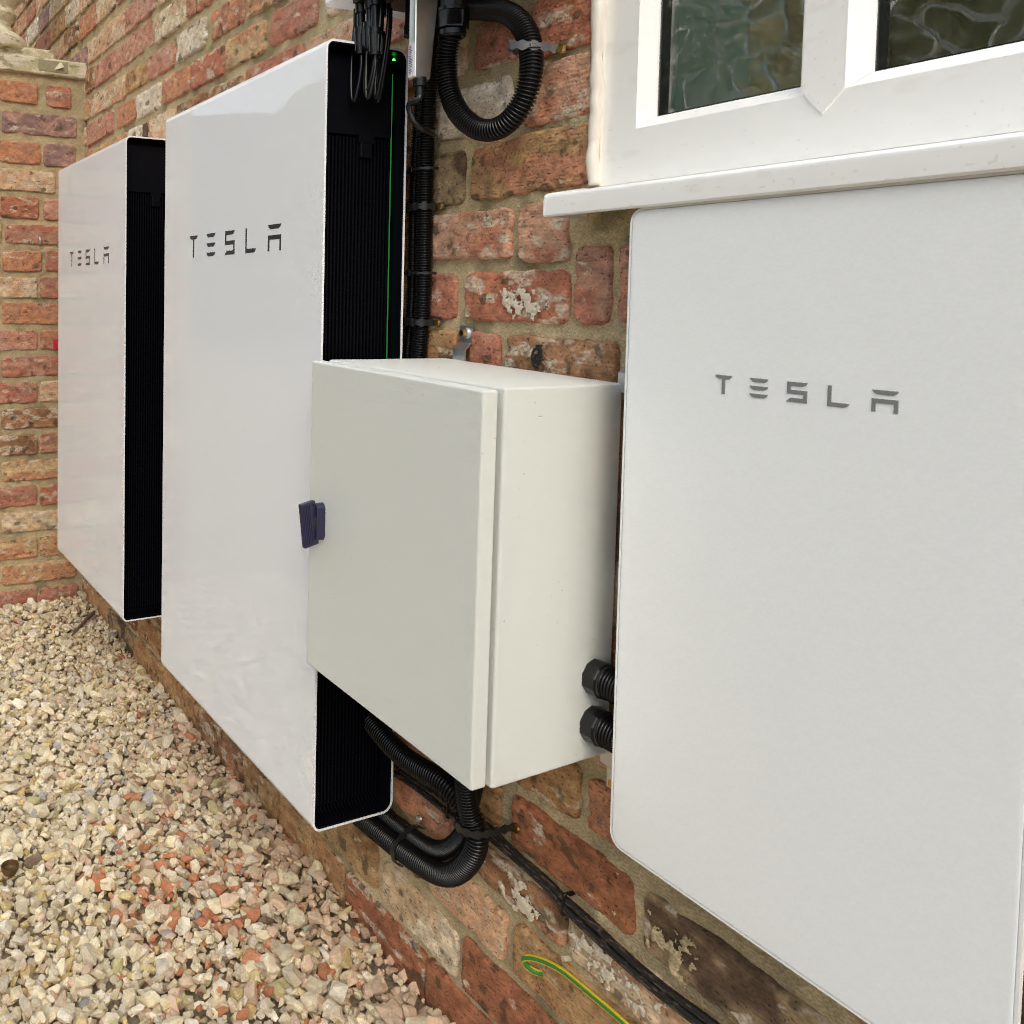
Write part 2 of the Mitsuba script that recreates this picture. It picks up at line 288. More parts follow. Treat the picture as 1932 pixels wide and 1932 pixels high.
LOW_SHADED = ["brown", "redbrown", "redbrown", "brown", "flecked", "redbrown", "ochre", "dark"]  # darker tones for the low courses; weaker light down there is put into the colour
def auto_row(a, b, k):
    out, x = [], a + RS.uniform(0, .06)
    while x < b - .05:
        w = RS.choice([.225, .225, .225, .165, .11]); e = min(x + w, b)
        if e - x > .04: out.append((x, e, (LOW_SHADED if k < 6 else POOL)[RS.randint(8 if k < 6 else 12)]))
        x = e + RS.uniform(.009, .016)
    return out
spare = []
WIN = (-.746, .16, 1.150, 2.0)
for k in range(0, 34):
    row = ROWS.get(k, []); z0, z1 = zr(k)
    left = row[0][0] - .013 if row else -.60
    right = row[-1][1] + .013 if row else -.60
    rows = auto_row(-5.2, left, k) + list(row) + auto_row(right, .9, k)
    for q in rows:
        a, b = q[0], q[1]; lo, hi = (q[3], q[4]) if len(q) > 3 else (z0 + RS.uniform(-.002, .002), z1 + RS.uniform(-.0025, .0025))
        if hi > WIN[2] - .03 and b > WIN[0] and lo < WIN[3]:
            if a > WIN[0] - .04: continue
            b = min(b, WIN[0] - .005)
        hidden = (a > -.62 and lo > .45) or (-2.5 < a and b < -1.06 and .34 < lo < 1.33) or a > -.3 or (b < -2.95 and (hi < 1.72 or b < -4.5)) or (a > -.95 and hi < .9 and lo > .52) or lo > 2.45 or (a < -1.1 and hi < 1.3 and lo > .3 and k not in ROWS) or (k > 19 and a > -1.5)
        near = a > -1.35
        cell = .018 if hidden else (.0042 if near else .0075)
        prd = {"dark": .003}.get(q[2])
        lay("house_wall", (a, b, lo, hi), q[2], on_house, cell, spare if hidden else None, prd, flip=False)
flush("house_wall", "brick_rest", spare)

def mortar_sheet(s0, s1, z0, z1, cell, place, keep=None, flip=False, seed=0, amp=1.0):
    nu, nv = int((s1 - s0) / cell) + 1, int((z1 - z0) / cell) + 1
    s, z = np.meshgrid(np.linspace(s0, s1, nu), np.linspace(z0, z1, nv), indexing="ij")
    P = np.stack([s, z, np.full_like(s, seed)], -1)
    d = -.0042 + amp * (.0050 * (meshkit.fbm(P * 16, 4, 7) - .5) + .0042 * (meshkit.fbm(P * 85, 3, 8) - .5))
    d = d + .0075 * np.clip(meshkit.fbm(P * 22 + 4, 3, 9) - .63, 0, 1) / .3
    d = d + np.where(True, .010 * np.exp(-((s + .70) / .085) ** 2 - ((z - 1.118) / .024) ** 4), 0)
    V = place(np.stack([s, d, z], -1).reshape(-1, 3)); F = grid_faces(nu, nv)
    if keep is not None:
        sc, zc = s.ravel()[F].mean(1), z.ravel()[F].mean(1); F = F[keep(sc, zc)]
    if flip: F = F[:, ::-1]
    return V, F
no_win = lambda s, z: ~((s > WIN[0]) & (s < WIN[1]) & (z > WIN[2] - .004) & (z < WIN[3]))
put("house_wall__mortar", mortar_sheet(-1.40, -.25, -.06, 1.62, .0035, on_house, no_win), "mortar", True)
put("house_wall__mortar", mortar_sheet(-5.2, -1.40, -.06, 2.9, .009, on_house), "mortar", True)
put("house_wall__mortar", mortar_sheet(-1.40, .9, 1.62, 2.9, .02, on_house, no_win), "mortar", True)
put("house_wall__mortar", mortar_sheet(-.25, .9, -.06, 1.62, .02, on_house, no_win), "mortar", True)
put("house_wall__core", join(box(-5.2, WIN[0] - .002, .012, .25, -.1, 2.9), box(WIN[1] + .002, .9, .012, .25, -.1, 2.9), box(WIN[0], WIN[1], .012, .25, -.1, WIN[2] - .006), box(WIN[0], WIN[1], .012, .25, WIN[3] + .006, 2.9)), "mortar")
tag("house_wall", "long weathered red and cream brick house wall behind the white boxes and window", "wall")

scene["lime"] = bumped(pr((.62, .54, .41), .95, .15), mortar_bump, .0016)
scene["tar"] = pr((.012, .010, .011), .35, .4)
def splash(name, x0, x1, z0, z1, seed, mat, thr, f=60, lab=None):
    c = .0011; nu, nv = int((x1 - x0) / c), int((z1 - z0) / c)
    s, z = np.meshgrid(np.linspace(x0, x1, nu), np.linspace(z0, z1, nv), indexing="ij"); u, v = (s - x0) / (x1 - x0) * 2 - 1, (z - z0) / (z1 - z0) * 2 - 1
    P = np.stack([s, z, s * 0 + seed], -1); m = meshkit.fbm(P * f, 4, seed) + .30 * (1 - u * u - v * v) - thr
    V = on_house(np.stack([s, .0060 + .0030 * np.clip(m * 6, 0, 1) + .001 * meshkit.fbm(P * 300, 2, 2), z], -1).reshape(-1, 3)); F = grid_faces(nu, nv); F = F[m.ravel()[F].min(1) > 0]
    put("house_wall__" + name, (V, F), mat, True, label=lab)
splash("lime_splash", -.885, -.795, .994, 1.044, 3, "lime", .68, 120, lab="white lime splash on the red brick")
splash("lime_splash", -.865, -.785, .252, .300, 6, "lime", .66, 75, lab="pale flaking lime low on the wall")
splash("lime_splash", -.74, -.60, .255, .306, 9, "lime", .70, 110, lab="pale lime smear low on the wall")
splash("pale_patch", -.642, -.575, .325, .389, 14, "mortar", .64, 90, lab="pale cream end of the dark brick")
splash("tar_drip", -.826, -.806, .938, .978, 5, "tar", .70, 120, lab="black tar drip on the brown brick")
# ------------------------------------------------------------------ low return wall with coping and baluster
RT = {19: 1.690, 18: 1.595, 17: 1.500, 16: 1.412, 15: 1.325}
for k in range(0, 15): RT[k] = .050 + (1.239 - .050) / 14 * k
RROWS = {19: [(-.50,-.29,"tan"),(-.275,-.158,"orange"),(-.128,-.05,"red")], 18: [(-.52,-.285,"peach"),(-.267,-.030,"purple")], 17: [(-.5,-.29,"red"),(-.275,-.149,"orange"),(-.135,-.035,"purple")],
 16: [(-.52,-.30,"tan"),(-.285,-.10,"peach"),(-.085,-.01,"red")], 15: [(-.40,-.28,"red"),(-.27,-.155,"smeared"),(-.135,-.03,"pink")], 14: [(-.48,-.272,"tan"),(-.258,-.03,"red")], 13: [(-.39,-.278,"brown"),(-.265,-.145,"orange"),(-.128,-.02,"red")]}
KR = ["red", "orange", "brown", "pink", "smeared", "peach", "red", "tan", "flecked"]
rest = []
for k in range(0, 20):
    z1 = RT[k]; z0 = z1 - (.064 if k > 14 else .060)
    if k in RROWS: row = [q for q in auto_row(-.73, RROWS[k][0][0] - .013, k)] + RROWS[k]
    else:
        off = -.268 if k % 2 else -.145
        row = [(off - .24, off - .013, KR[RS.randint(9)])] + ([(off, -.03, KR[(k * 5) % 9])] if k % 2 else [(off, -.02, KR[(k * 7 + 3) % 9])])
        if k < 4: row = [(q[0], q[1], ["red", "tan", "tan", "cream"][k]) for q in row]
        if not k % 2: row = [(-.50, -.400, "tan")] + row
        row = auto_row(-.73, row[0][0] - .013, k) + row
    for q in row:
        if q[1] - q[0] < .03: continue
        lay("garden_wall", (q[0], q[1], z0 + RS.uniform(-.002, .002), z1 + RS.uniform(-.002, .002)), q[2], on_return, .0085 if q[1] > -.36 else .02, rest if q[1] < -.36 else None)
flush("garden_wall", "brick_rest", rest)
put("garden_wall__mortar", mortar_sheet(-.73, .004, -.06, 1.722, .008, on_return, seed=5), "mortar", True)
put("garden_wall__core", box(XC - .21, XC - .014, -.735, -.006, -.1, 1.720), "mortar")
def chipped(x0, x1, y0, y1, z0, z1, r, seed):
    m = tm(rbox(x0, x1, y0, y1, z0, z1, r, 8).refine_to_length(.012)); v = m.vertices
    v = v + m.vertex_normals * (.0045 * (meshkit.fbm(v * 38 + seed, 3, seed) - .5))[:, None]; m.vertices = v; return m
put("garden_wall__coping", chipped(XC - .24, XC + .014, -.76, .002, 1.720, 1.772, .004, 3), "coping", 40)
put("garden_wall__bare_patch", chipped(XC + .0105, XC + .0160, -.158, -.062, 1.730, 1.766, .0018, 4), "bare_stone", 40, label="bare olive patch where the cream paint has peeled off")
fl = trimesh.Trimesh([[XC + .014, -.112, 1.736], [XC + .030, -.080, 1.748], [XC + .017, -.086, 1.766], [XC + .016, -.110, 1.735], [XC + .031, -.079, 1.746], [XC + .0165, -.085, 1.764]],
                     [[0, 1, 2], [3, 5, 4], [0, 3, 1], [3, 4, 1], [1, 4, 2], [4, 5, 2], [2, 5, 0], [5, 3, 0]], process=False)
put("garden_wall__paint_flake", fl, "coping", label="curled flake of cream paint standing off the coping")
tag("garden_wall", "low return brick wall with peeling cream coping at the left edge", "wall")
BX, BY = -2.985, -.262
put("baluster__base_plate", chipped(XC - .215, XC - .062, -.44, -.088, 1.776, 1.820, .006, 6), "coping", 40)
prof = [(a * .93, b) for a, b in [(.0, 1.812), (.098, 1.812), (.104, 1.826), (.100, 1.842), (.082, 1.856), (.055, 1.872), (.046, 1.888), (.047, 1.900), (.060, 1.912), (.066, 1.925), (.058, 1.938), (.057, 1.946), (.085, 1.975), (.104, 2.02), (.104, 2.07), (.08, 2.13), (.052, 2.19), (.046, 2.24), (.06, 2.27), (.06, 2.31), (.0, 2.31)]]
put("baluster__shaft", lathe(prof, (BX, BY, 0)), "coping", 35)
put("baluster__cap", chipped(-3.09, -2.88, -.46, .0, 2.311, 2.37, .006, 8), "coping", 40)
tag("baluster", "turned cream stone baluster standing on the coping at top left", "baluster")

# ------------------------------------------------------------------ ground and gravel
n = 90
gx, gy = np.meshgrid(np.r_[np.linspace(-60, -3.2, 14), np.linspace(-3.1, .9, 70), np.linspace(1.2, 60, 12)], np.r_[np.linspace(-60, -1.6, 16), np.linspace(-1.5, .06, 40)], indexing="ij")
gz = -.016 + .006 * (meshkit.fbm(np.stack([gx * 5, gy * 5, gx * 0], -1), 3, 3) - .5)
put("ground", (np.stack([gx, gy, gz], -1).reshape(-1, 3), grid_faces(*gx.shape)), "soil", True, kind="structure")
def stone_proto(seed):
    r = np.random.RandomState(seed); p = r.normal(size=(r.randint(11, 17), 3)); p /= np.linalg.norm(p, axis=1, keepdims=True)
    p *= r.uniform(.75, 1.0, (len(p), 1)); p *= np.array([1.0, r.uniform(.62, .92), r.uniform(.42, .75)])
    h = trimesh.convex.convex_hull(p); return np.array(h.vertices), np.array(h.faces)
protos = [stone_proto(i) for i in range(40)]
def rotm(r):
    a, t = r.uniform(0, 2 * np.pi), r.normal(0, .42, 2)
    return trimesh.transformations.euler_matrix(t[0], t[1], a)[:3, :3]
r = np.random.RandomState(5); SV, SF, SU, o = [], [], [], 0
def add_stone(x, y, z, size):
    global o
    v, f = protos[r.randint(40)]; v = (v * size) @ rotm(r).T + [x, y, z]
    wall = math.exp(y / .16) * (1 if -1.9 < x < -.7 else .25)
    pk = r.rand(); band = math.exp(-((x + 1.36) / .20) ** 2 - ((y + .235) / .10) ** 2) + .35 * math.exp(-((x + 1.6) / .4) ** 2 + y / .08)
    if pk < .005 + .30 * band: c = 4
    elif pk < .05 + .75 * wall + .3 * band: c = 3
    else: c = r.choice([0, 0, 0, 1, 1, 6, 6, 2, 2, 5, 7, 8], p=[.15, .15, .14, .13, .10, .13, .07, .06, .02, .02, .01, .02])
    SV.append(v); SF.append(f + o); SU.append(np.tile([[c + .5, r.rand() * .98 + .01]], (len(v), 1))); o += len(v)
def heap(x, y): return .014 * (meshkit.noise(np.array([[x * 4, y * 4, 0.]]), 3)[0] - .5) + .006 * math.exp(y / .06) + .012 * max(0, 1 - abs(x + 2.75) / .3)
st = .0136
for gx_ in np.arange(-2.86, -.55, st):
    for gy_ in np.arange(-1.06, .004, st):
        x, y = gx_ + r.uniform(-.5, .5) * st, gy_ + r.uniform(-.5, .5) * st
        if x < XC + .004 or y > -.002: continue
        if x > -.9 and y < -.45: continue
        s = .0114 * math.exp(r.normal(0, .32)); s = min(s, .023)
        if y > -.09 and r.rand() < .35: s *= .75
        add_stone(x, y, heap(x, y) - .004 + r.uniform(-.004, .004), s)
for i in range(7000):                                                       # a looser top layer
    x, y = r.uniform(-2.84, -.6), -r.uniform(.012, 1.0)
    if x > -.9 and y < -.45: continue
    s = min(.0114 * math.exp(r.normal(0, .36)), .025)
    add_stone(x, y, heap(x, y) + .0055 + s * .25, s)
for i in range(4200):                                                       # beyond the frame
    x, y = r.uniform(-2.9, 1.2), -r.uniform(.45, 1.15)
    if x < -.9: continue
    if x < XC + .02 and y > -.76: continue
    add_stone(x, y, .002, .017)
put("gravel", (np.vstack(SV), np.vstack(SF)), "stone", False, uv=np.vstack(SU), label="cream and pinkish angular gravel along the foot of the wall", cat="gravel", kind="stuff")

# ------------------------------------------------------------------ lettering
def glyphs(w, h, t, s):
    """five stencil letters, lower left corner at the origin; t bar thickness, s stem width"""
    c = .22 * w
    bar = lambda x0, x1, z1: Polygon([(x0, z1), (x1, z1), (x1 - .35 * c, z1 - .62 * t), (x1 - c, z1 - t), (x0 + c, z1 - t), (x0 + .35 * c, z1 - .62 * t)])
    A = w * 1.12
    return [[bar(0, w, h), Polygon([(w / 2 - s / 2, 0), (w / 2 + s / 2, 0), (w / 2 + s / 2, h - t), (w / 2 - s / 2, h - t)])],
            [bar(0, w, h), bar(0, w, .5 * h + t / 2), bar(0, w, t)],
            [Polygon([(0, h), (w, h), (w - .3 * c, h - .6 * t), (w - c, h - t), (s, h - t), (s, h / 2 + t / 2), (w, h / 2 + t / 2), (w, 0), (-.04 * w, 0), (.1 * w, .6 * t), (.2 * w, t), (w - s, t), (w - s, h / 2 - t / 2), (0, h / 2 - t / 2)])],
            [Polygon([(0, h), (s, h), (s, t), (w, t), (w - .3 * c, .35 * t), (w - c, 0), (0, 0)])],
            [bar(0, A, h), Polygon([(0, 0), (s, 0), (s, .6 * h - t), (A - s, .6 * h - t), (A - s, 0), (A, 0), (A, .6 * h), (0, .6 * h)])]]
def badge(key, x, z, y, pitch, w, h, t, s, mat, lab):
    for i, g in enumerate(glyphs(w, h, t, s)):
        ms = [ext_y(q, y - .0006, y + .0004) for q in g]
        for m in ms: m.apply_translation([x + i * pitch, 0, z])
        put(key, join(*ms), mat, label=f"{lab} {'TESLA'[i]}")

# ------------------------------------------------------------------ two tall battery units
def battery(key, x0, z0, label, strip):
    W, H, yf, yb = .609, 1.105, -.1743, -.0392; x1, z1 = x0 + W, z0 + H
    # rounded profile; corners in order (wall,top) (front,top) (front,bottom) (wall,bottom)
    prof = lambda i: rrect(yf + i, yb - i, z0 + i, z1 - i, [max(.017 - i, .002), max(.013 - i, .002), max(.013 - i, .002), max(.017 - i, .002)], 8)
    ring = Polygon(prof(0).exterior, [list(prof(.0031).exterior.coords)[::-1]])
    put(key + "__cover", ext_x(ring, x0, x1), "glass_white", 30)
    lining = Polygon(prof(.00312).exterior, [list(prof(.0054).exterior.coords)[::-1]])
    put(key + "__side_lining", join(ext_x(lining, x1 - .040, x1 - .0008), ext_x(lining, x0 + .0008, x0 + .04)), "black_metal", 30)
    put(key + "__heat_sink", ext_x(prof(.0055), x0 + .030, x1 - .034), "black_metal", 30)
    fins = []
    for y in np.linspace(yf + .016, yb - .014, 19):
        fins.append(box(x1 - .0345, x1 - .0235, y - .0013, y + .0013, z0 + .022, z1 - .125))
        fins.append(box(x1 - .0345, x1 - .0100, y - .0008, y + .0008, z0 + .0048, z0 + .0110))
        pts = [(x1 - .0345, z0 + .034), (x1 - .030, z0 + .022), (x1 - .021, z0 + .013), (x1 - .0100, z0 + .0105), (x1 - .0345, z0 + .0045)]
        fins.append(ext_y(Polygon(pts), y - .0008, y + .0008))
    put(key + "__side_fins", join(*fins), "black_metal", kind="stuff")
    put(key + "__side_panel", rbox(x1 - .0345, x1 - .0215, yf + .012, yb - .011, z1 - .122, z1 - .014, .002), "black_metal", 40)
    cy = -.094
    put(key + "__latch", join(box(x1 - .0345, x1 - .0195, cy - .013, cy + .013, z0 + .973, z0 + .988), rbox(x1 - .0345, x1 - .018, cy - .010, cy + .010, z0 + .952, z0 + .973, .002), box(x1 - .03, x1 - .0172, cy - .004, cy + .004, z0 + .960, z0 + .962)), "black_metal")
    badge(key + "__letter", x0 + .1315, z0 + .8235, yf, .0788, .0375, .040, .0068, .0046, "badge_mirror", "dark grey stencil letter")
    if strip:
        k = put(key + "__status_light", box(x1 - .0236, x1 - .0222, -.0502, -.0492, z0 + .56, z1 - .030), None)
        scene[k]["emitter"] = {"type": "area", "radiance": srgb((.002, .030, .005))}; scene[k]["bsdf"] = {"type": "diffuse", "reflectance": srgb((.02, .05, .02))}
        labels[k] = {"label": "thin green glowing light line"}
        k = put(key + "__status_light", box(x1 - .0240, x1 - .0205, -.0500, -.0450, z1 - .0105, z1 - .0085), None)
        scene[k]["emitter"] = {"type": "area", "radiance": srgb((.06, .6, .06))}; scene[k]["bsdf"] = {"type": "diffuse", "reflectance": srgb((.02, .05, .02))}
        labels[k] = {"label": "bright green end of the light line"}
    tag(key, label, "home battery", "glossy white home battery units")
battery("battery_unit", -1.6555, .2675, "glossy white home battery with a green light line, beside the grey steel cabinet", True)
battery("battery_unit_001", -2.5167, .2714, "farther glossy white home battery hung next to the brick corner at the left", False)

# ------------------------------------------------------------------ white gateway box under the window
kg = .994
def scl(P, k): P = np.asarray(P, float); return CAM + (P - CAM) * k
gx0, gx1, gz0, gz1, gyf = -.6425, -.3002, .4598, 1.1152, -.058
put("gateway_box__body", join(ext_y(rrect(gx0 + .0010, gx1 - .0010, gz0 + .0010, gz1 - .0010, .0175, 12), gyf + .0046, gyf + .012), ext_y(rrect(gx0 + .0012, gx1 - .008, gz0 + .002, gz1 - .002, .0165, 12), gyf + .0121, -.001)), "black_plastic", 40)
ro = rrect(gx0, gx1, gz0, gz1, .0155, 12)
put("gateway_box__rim", ext_y(Polygon(ro.exterior, [list(rrect(gx0 + .0022, gx1 - .0022, gz0 + .0022, gz1 - .0022, .0133, 12).exterior.coords)[::-1]]), gyf, gyf + .0045), "shell_white", 30)
pl = tm(m3.Manifold.batch_hull([m3.Manifold.extrude(m3.CrossSection([list(rrect(gx0 + i, gx1 - i, gz0 + i, gz1 - i, .0155 - i, 12).exterior.coords)[:-1]]), .0002).translate((0, 0, z)) for i, z in ((.0027, 0), (.0027, .0034), (.0032, .0040), (.0044, .0043))]))
v = pl.vertices.copy(); pl.vertices = np.stack([v[:, 0], gyf + .0040 - v[:, 2], v[:, 1]], 1); pl.invert()
put("gateway_box__front_panel", pl, "gate_paint", 25)
badge("gateway_box__letter", -.5425, .9402, gyf - .0008, .0331, .0166, .0168, .0034, .0028, "badge_grey", "mid grey stencil letter")
tag("gateway_box", "large satin white box with grey lettering directly under the window sill", "control box")

# ------------------------------------------------------------------ grey steel enclosure
ke = 1.015
D = {k: scl(v, ke) for k, v in dict(tl=(-.993,-.2197,.940), tr=(-.666,-.2197,.935), bl=(-.995,-.2197,.540), br=(-.669,-.2197,.537)).items()}
yd = D["tl"][1]; t_ = .0195
door = [D[k] + [0, dy, 0] for k in D for dy in (0, t_)]
put("steel_cabinet__door", hexa(door, .0028), "enclosure_paint", 25)
F0 = {k: scl(v, ke) for k, v in dict(tl=(-.993,-.195,.941), tr=(-.6635,-.195,.937), bl=(-.994,-.195,.539), br=(-.6675,-.195,.534)).items()}
B0 = {k: scl(v, ke) for k, v in dict(tl=(-.972,-.022,.9412), tr=(-.6755,-.022,.935), bl=(-.976,-.022,.535), br=(-.6785,-.022,.530)).items()}
put("steel_cabinet__body", hexa(list(F0.values()) + list(B0.values()), .0032), "enclosure_paint", 25)
put("steel_cabinet__door_seal", box(D["tl"][0] + .014, D["tr"][0] - .014, yd + .012, F0["tl"][1] + .01, D["bl"][2] + .012, D["tl"][2] - .014), "black_rubber")
# dark blue wing handle
kx, kz = -.9745, .7335
hb = m3.Manifold.batch_hull([m3.Manifold.cylinder(.013, .0075, .0068, 24).rotate((90, 0, 0)).translate((kx, yd + .001, kz + dz)) for dz in (-.017, .017)])
put("steel_cabinet__handle", hb, "blue_plastic", 30, label="dark blue plastic wing knob")
wing = rbox(-.0035, .0035, -.0235, 0, -.029, .029, .0012)
cut = m3.Manifold.batch_hull([m3.Manifold.cube((.02, .010, .002)).translate((-.01, -.007, dz)) for dz in (-.010, .006)])
ribs = [m3.Manifold.cube((.0012, .0015, .050)).translate((.0032, -.0220 + i * .0028, -.025)) for i in range(5)]
wing = (wing - cut)
for q in ribs: wing = wing + q
wing = wing - m3.Manifold.cylinder(.02, .0016, .0016, 16).rotate((0, 90, 0)).translate((-.01, -.004, .024))
put("steel_cabinet__handle__wing", wing.rotate((8, 0, 0)).rotate((0, 0, 12)).translate((kx - .001, yd - .0095, kz)), "blue_plastic", 30)
# wall brackets
def bracket(x, z, up):
    w, s = .0125, 1 if up else -1
    pts = [(-.0035, z + s * .028), (-.0015, z + s * .028), (-.0015, z + s * .004), (-.0125, z - s * .004), (-.0125, z - s * .024), (-.0145, z - s * .024), (-.0145, z - s * .0028), (-.0035, z + s * .0052)]
    m = ext_x(Polygon(pts), x - w, x + w)
    return put("steel_cabinet__bracket", m, "zinc")
for x, z, up in ((-.953, .958, True), (-.677, .948, True), (-.684, .508, False)):
    kb = bracket(x, z, up); s = 1 if up else -1
    put(kb + "__washer", cyl((x, -.0032, z + s * .018), (x, -.0066, z + s * .018), .0078, 20), "zinc", 30)
    put(kb + "__bolt", cyl((x, -.0064, z + s * .018), (x, -.0112, z + s * .018), .0046, 6), "brass", label="brassy hexagon bolt head")
# glands and short conduits out of the right side
def hexnut(p, q, r): return cyl(p, q, r, 6)
glabel = ["upper black cable gland on the right side", "lower black cable gland on the right side"]
for i, (gy, gz) in enumerate(((-.0400, .6160), (-.0405, .5640))):
    xs = -.6885
    kk = put("steel_cabinet__cable_gland", join(m3.Manifold.batch_hull([tm_ for tm_ in (m3.Manifold.cylinder(.0165, .0196, .0196, 10).rotate((0, 90, 0)).translate((xs + .002, gy, gz)), m3.Manifold.cylinder(.020, .0176, .0176, 10).rotate((0, 90, 0)).translate((xs, gy, gz)))]),
                 cyl((xs + .021, gy, gz), (xs + .0235, gy, gz), .0180, 24)), "black_plastic", 20, label=glabel[i])
    put("corrugated_conduit", tube([(xs + .023, gy, gz), (xs + .035, gy, gz), (gx0 + .012, gy, gz)], .0172, 28, pitch=.0040, amp=.0026), "black_rubber", True,
        label=["short black corrugated conduit from the upper gland into the white box", "short black corrugated conduit from the lower gland into the white box"][i], cat="conduit")
put("steel_cabinet__cable_gland_001__burr", tube([(-.687, -.058, .584), (-.683, -.063, .589), (-.684, -.064, .596)], .0012, 6), "black_rubber", True) if False else None
tag("steel_cabinet", "pale grey powder coated steel cabinet with a dark blue door knob", "electrical enclosure")

# ------------------------------------------------------------------ window
WF, WB = .006, .066
def frame_bar(poly): return ext_y(poly, WF, WB)
xl, xr_, zb, zt = -.7405, .155, 1.1515, 1.995
px0, px1, mx0, mx1 = -.695, .105, -.515, -.478
pz0, pz1 = 1.209, 1.94
put("window__frame", join(frame_bar(Polygon([(xl, zb), (px0, pz0), (px0, pz1), (xl, zt)])), frame_bar(Polygon([(xr_, zb), (xr_, zt), (px1, pz1), (px1, pz0)])), frame_bar(Polygon([(xl, zt), (px0, pz1), (px1, pz1), (xr_, zt)]))), "upvc")
put("window__frame", ext_y(Polygon([(xl + .0004, zb), (xr_ - .0004, zb), (px1 - .0004, pz0), (px0 + .0004, pz0)]), WF - .0004, WB), "upvc")
put("window__mullion", ext_y(Polygon([(mx0, pz1), (mx0, pz0 + .003), (-.4965, 1.1895), (mx1, pz0), (mx1, pz1)]), WF - .0022, WB), "upvc")
put("window__mullion__side_edge", ext_y(Polygon([(mx0 - .005, pz1), (mx0 - .005, pz0 + .0085), (mx0 - .0002, pz0 + .003), (mx0 - .0002, pz1)]), WF + .004, WB), "upvc")
def bead(a, b, c, d, inset=.012, depth=.015):
    """sloping glazing bead round the opening a..b x c..d"""
    O = [(a, c), (b, c), (b, d), (a, d)]; I = [(a + inset, c + inset), (b - inset, c + inset), (b - inset, d - inset), (a + inset, d - inset)]
    out = []
    for i in range(4):
        j = (i + 1) % 4
        q = [(O[i][0], WF + .0008, O[i][1]), (O[j][0], WF + .0008, O[j][1]), (I[j][0], WF + depth, I[j][1]), (I[i][0], WF + depth, I[i][1])]
        b2 = [(x, y + .012, z) for x, y, z in q]
        g = .00025; cen = np.mean(q, 0)
        V = np.array(q + b2); F = [[0, 1, 2], [0, 2, 3], [4, 6, 5], [4, 7, 6], [0, 4, 5], [0, 5, 1], [1, 5, 6], [1, 6, 2], [2, 6, 7], [2, 7, 3], [3, 7, 4], [3, 4, 0]]
        m = trimesh.Trimesh(V, F, process=False); m.apply_translation(-cen); m.apply_scale(.9985); m.apply_translation(cen); out.append(m)
    return out
for a, b in ((px0, mx0), (mx1, px1)):
    for m in bead(a, b, pz0, pz1): put("window__glazing_bead", m, "upvc")
def relief(s, z):
    """leafy pressed relief of obscure glass: overlapping curled leaves with fine ribs"""
    P = np.stack([s, z, s * 0], -1)
    wx, wz = s + .020 * (meshkit.fbm(P * 22, 2, 1) - .5) * 2, z + .020 * (meshkit.fbm(P * 22, 2, 2) - .5) * 2
    rr = np.random.RandomState(4); h = np.zeros_like(s) - 1; 
    cell = .030; g = {}
    best = np.full(s.shape, 9.); sec = np.full(s.shape, 9.); ang = np.zeros_like(s); lx = np.zeros_like(s)
    for i in range(int(wx.min() / cell) - 2, int(wx.max() / cell) + 3):
        for j in range(int(wz.min() / cell) - 2, int(wz.max() / cell) + 3):
            q = np.random.RandomState((i * 7919 + j * 104729) % (2 ** 31)); a = q.uniform(0, np.pi)
            cx, cz = (i + q.rand()) * cell, (j + q.rand()) * cell
            u, v = (wx - cx) * math.cos(a) + (wz - cz) * math.sin(a), -(wx - cx) * math.sin(a) + (wz - cz) * math.cos(a)
            d = np.sqrt((u / .6) ** 2 + (v / 1.7) ** 2) / cell
            m = d < best; sec = np.where(m, best, np.minimum(sec, d)); best = np.where(m, d, best); ang = np.where(m, u + .35 * v, ang); lx = np.where(m, v, lx)
    edge = np.clip((sec - best) / .15, 0, 1)
    return .0023 * np.sqrt(edge) + .0010 * (1 - best) + .00012 * np.sin(ang / .0021 * 2 * np.pi) * edge
def slab(x0, x1, z0, z1, y, cell, rel=True):
    nu, nv = int((x1 - x0) / cell) + 1, int((z1 - z0) / cell) + 1
    s, z = np.meshgrid(np.linspace(x0, x1, nu), np.linspace(z0, z1, nv), indexing="ij")
    d = relief(s, z) if rel else s * 0
    A = np.stack([s, y - d, z], -1).reshape(-1, 3); F = grid_faces(nu, nv)
    ring = np.r_[np.arange(nu) * nv, (nu - 1) * nv + np.arange(1, nv), np.arange(nu - 2, -1, -1) * nv + nv - 1, np.arange(nv - 2, 0, -1)]
    bk = A[ring].copy(); bk[:, 1] = y + .005; c = len(A) + len(ring); V = np.vstack([A, bk, [[(x0 + x1) / 2, y + .005, (z0 + z1) / 2]]])
    a = np.arange(len(ring)); b = (a + 1) % len(ring); n0 = len(A)
    F = np.vstack([F, np.stack([ring[a], n0 + a, n0 + b], 1), np.stack([ring[a], n0 + b, ring[b]], 1), np.stack([n0 + a, a * 0 + c, n0 + b], 1)])
    return V, F
for a, b, lab in ((px0 + .004, mx0 - .004, "left"), (mx1 + .004, px1 - .004, "right")):
    put("window__outer_pane", (np.array([[a, .0235, pz0 + .004], [b, .0235, pz0 + .004], [b, .0235, pz1 - .004], [a, .0235, pz1 - .004]]), np.array([[0, 1, 2], [0, 2, 3]])), "clear_pane")
    put("window__spacer", join(box(a, a + .010, .0245, .0385, pz0 + .004, pz1 - .004), box(b - .010, b, .0245, .0385, pz0 + .004, pz1 - .004), box(a + .010, b - .010, .0245, .0385, pz0 + .004, pz0 + .014)), "black_plastic")
    e = min(b, -.28)
    put("window__patterned_pane", slab(a, e, pz0 + .002, 1.42, .0440, .0008), "obscure_glass", True, label="leaf patterned obscure glass pane")
    put("window__upper_glass", join(box(a, e, .0395, .0445, 1.4201, pz1 - .002), *([box(e + .0001, b, .0395, .0445, pz0 + .002, pz1 - .002)] if b > e + .01 else [])), "obscure_glass")
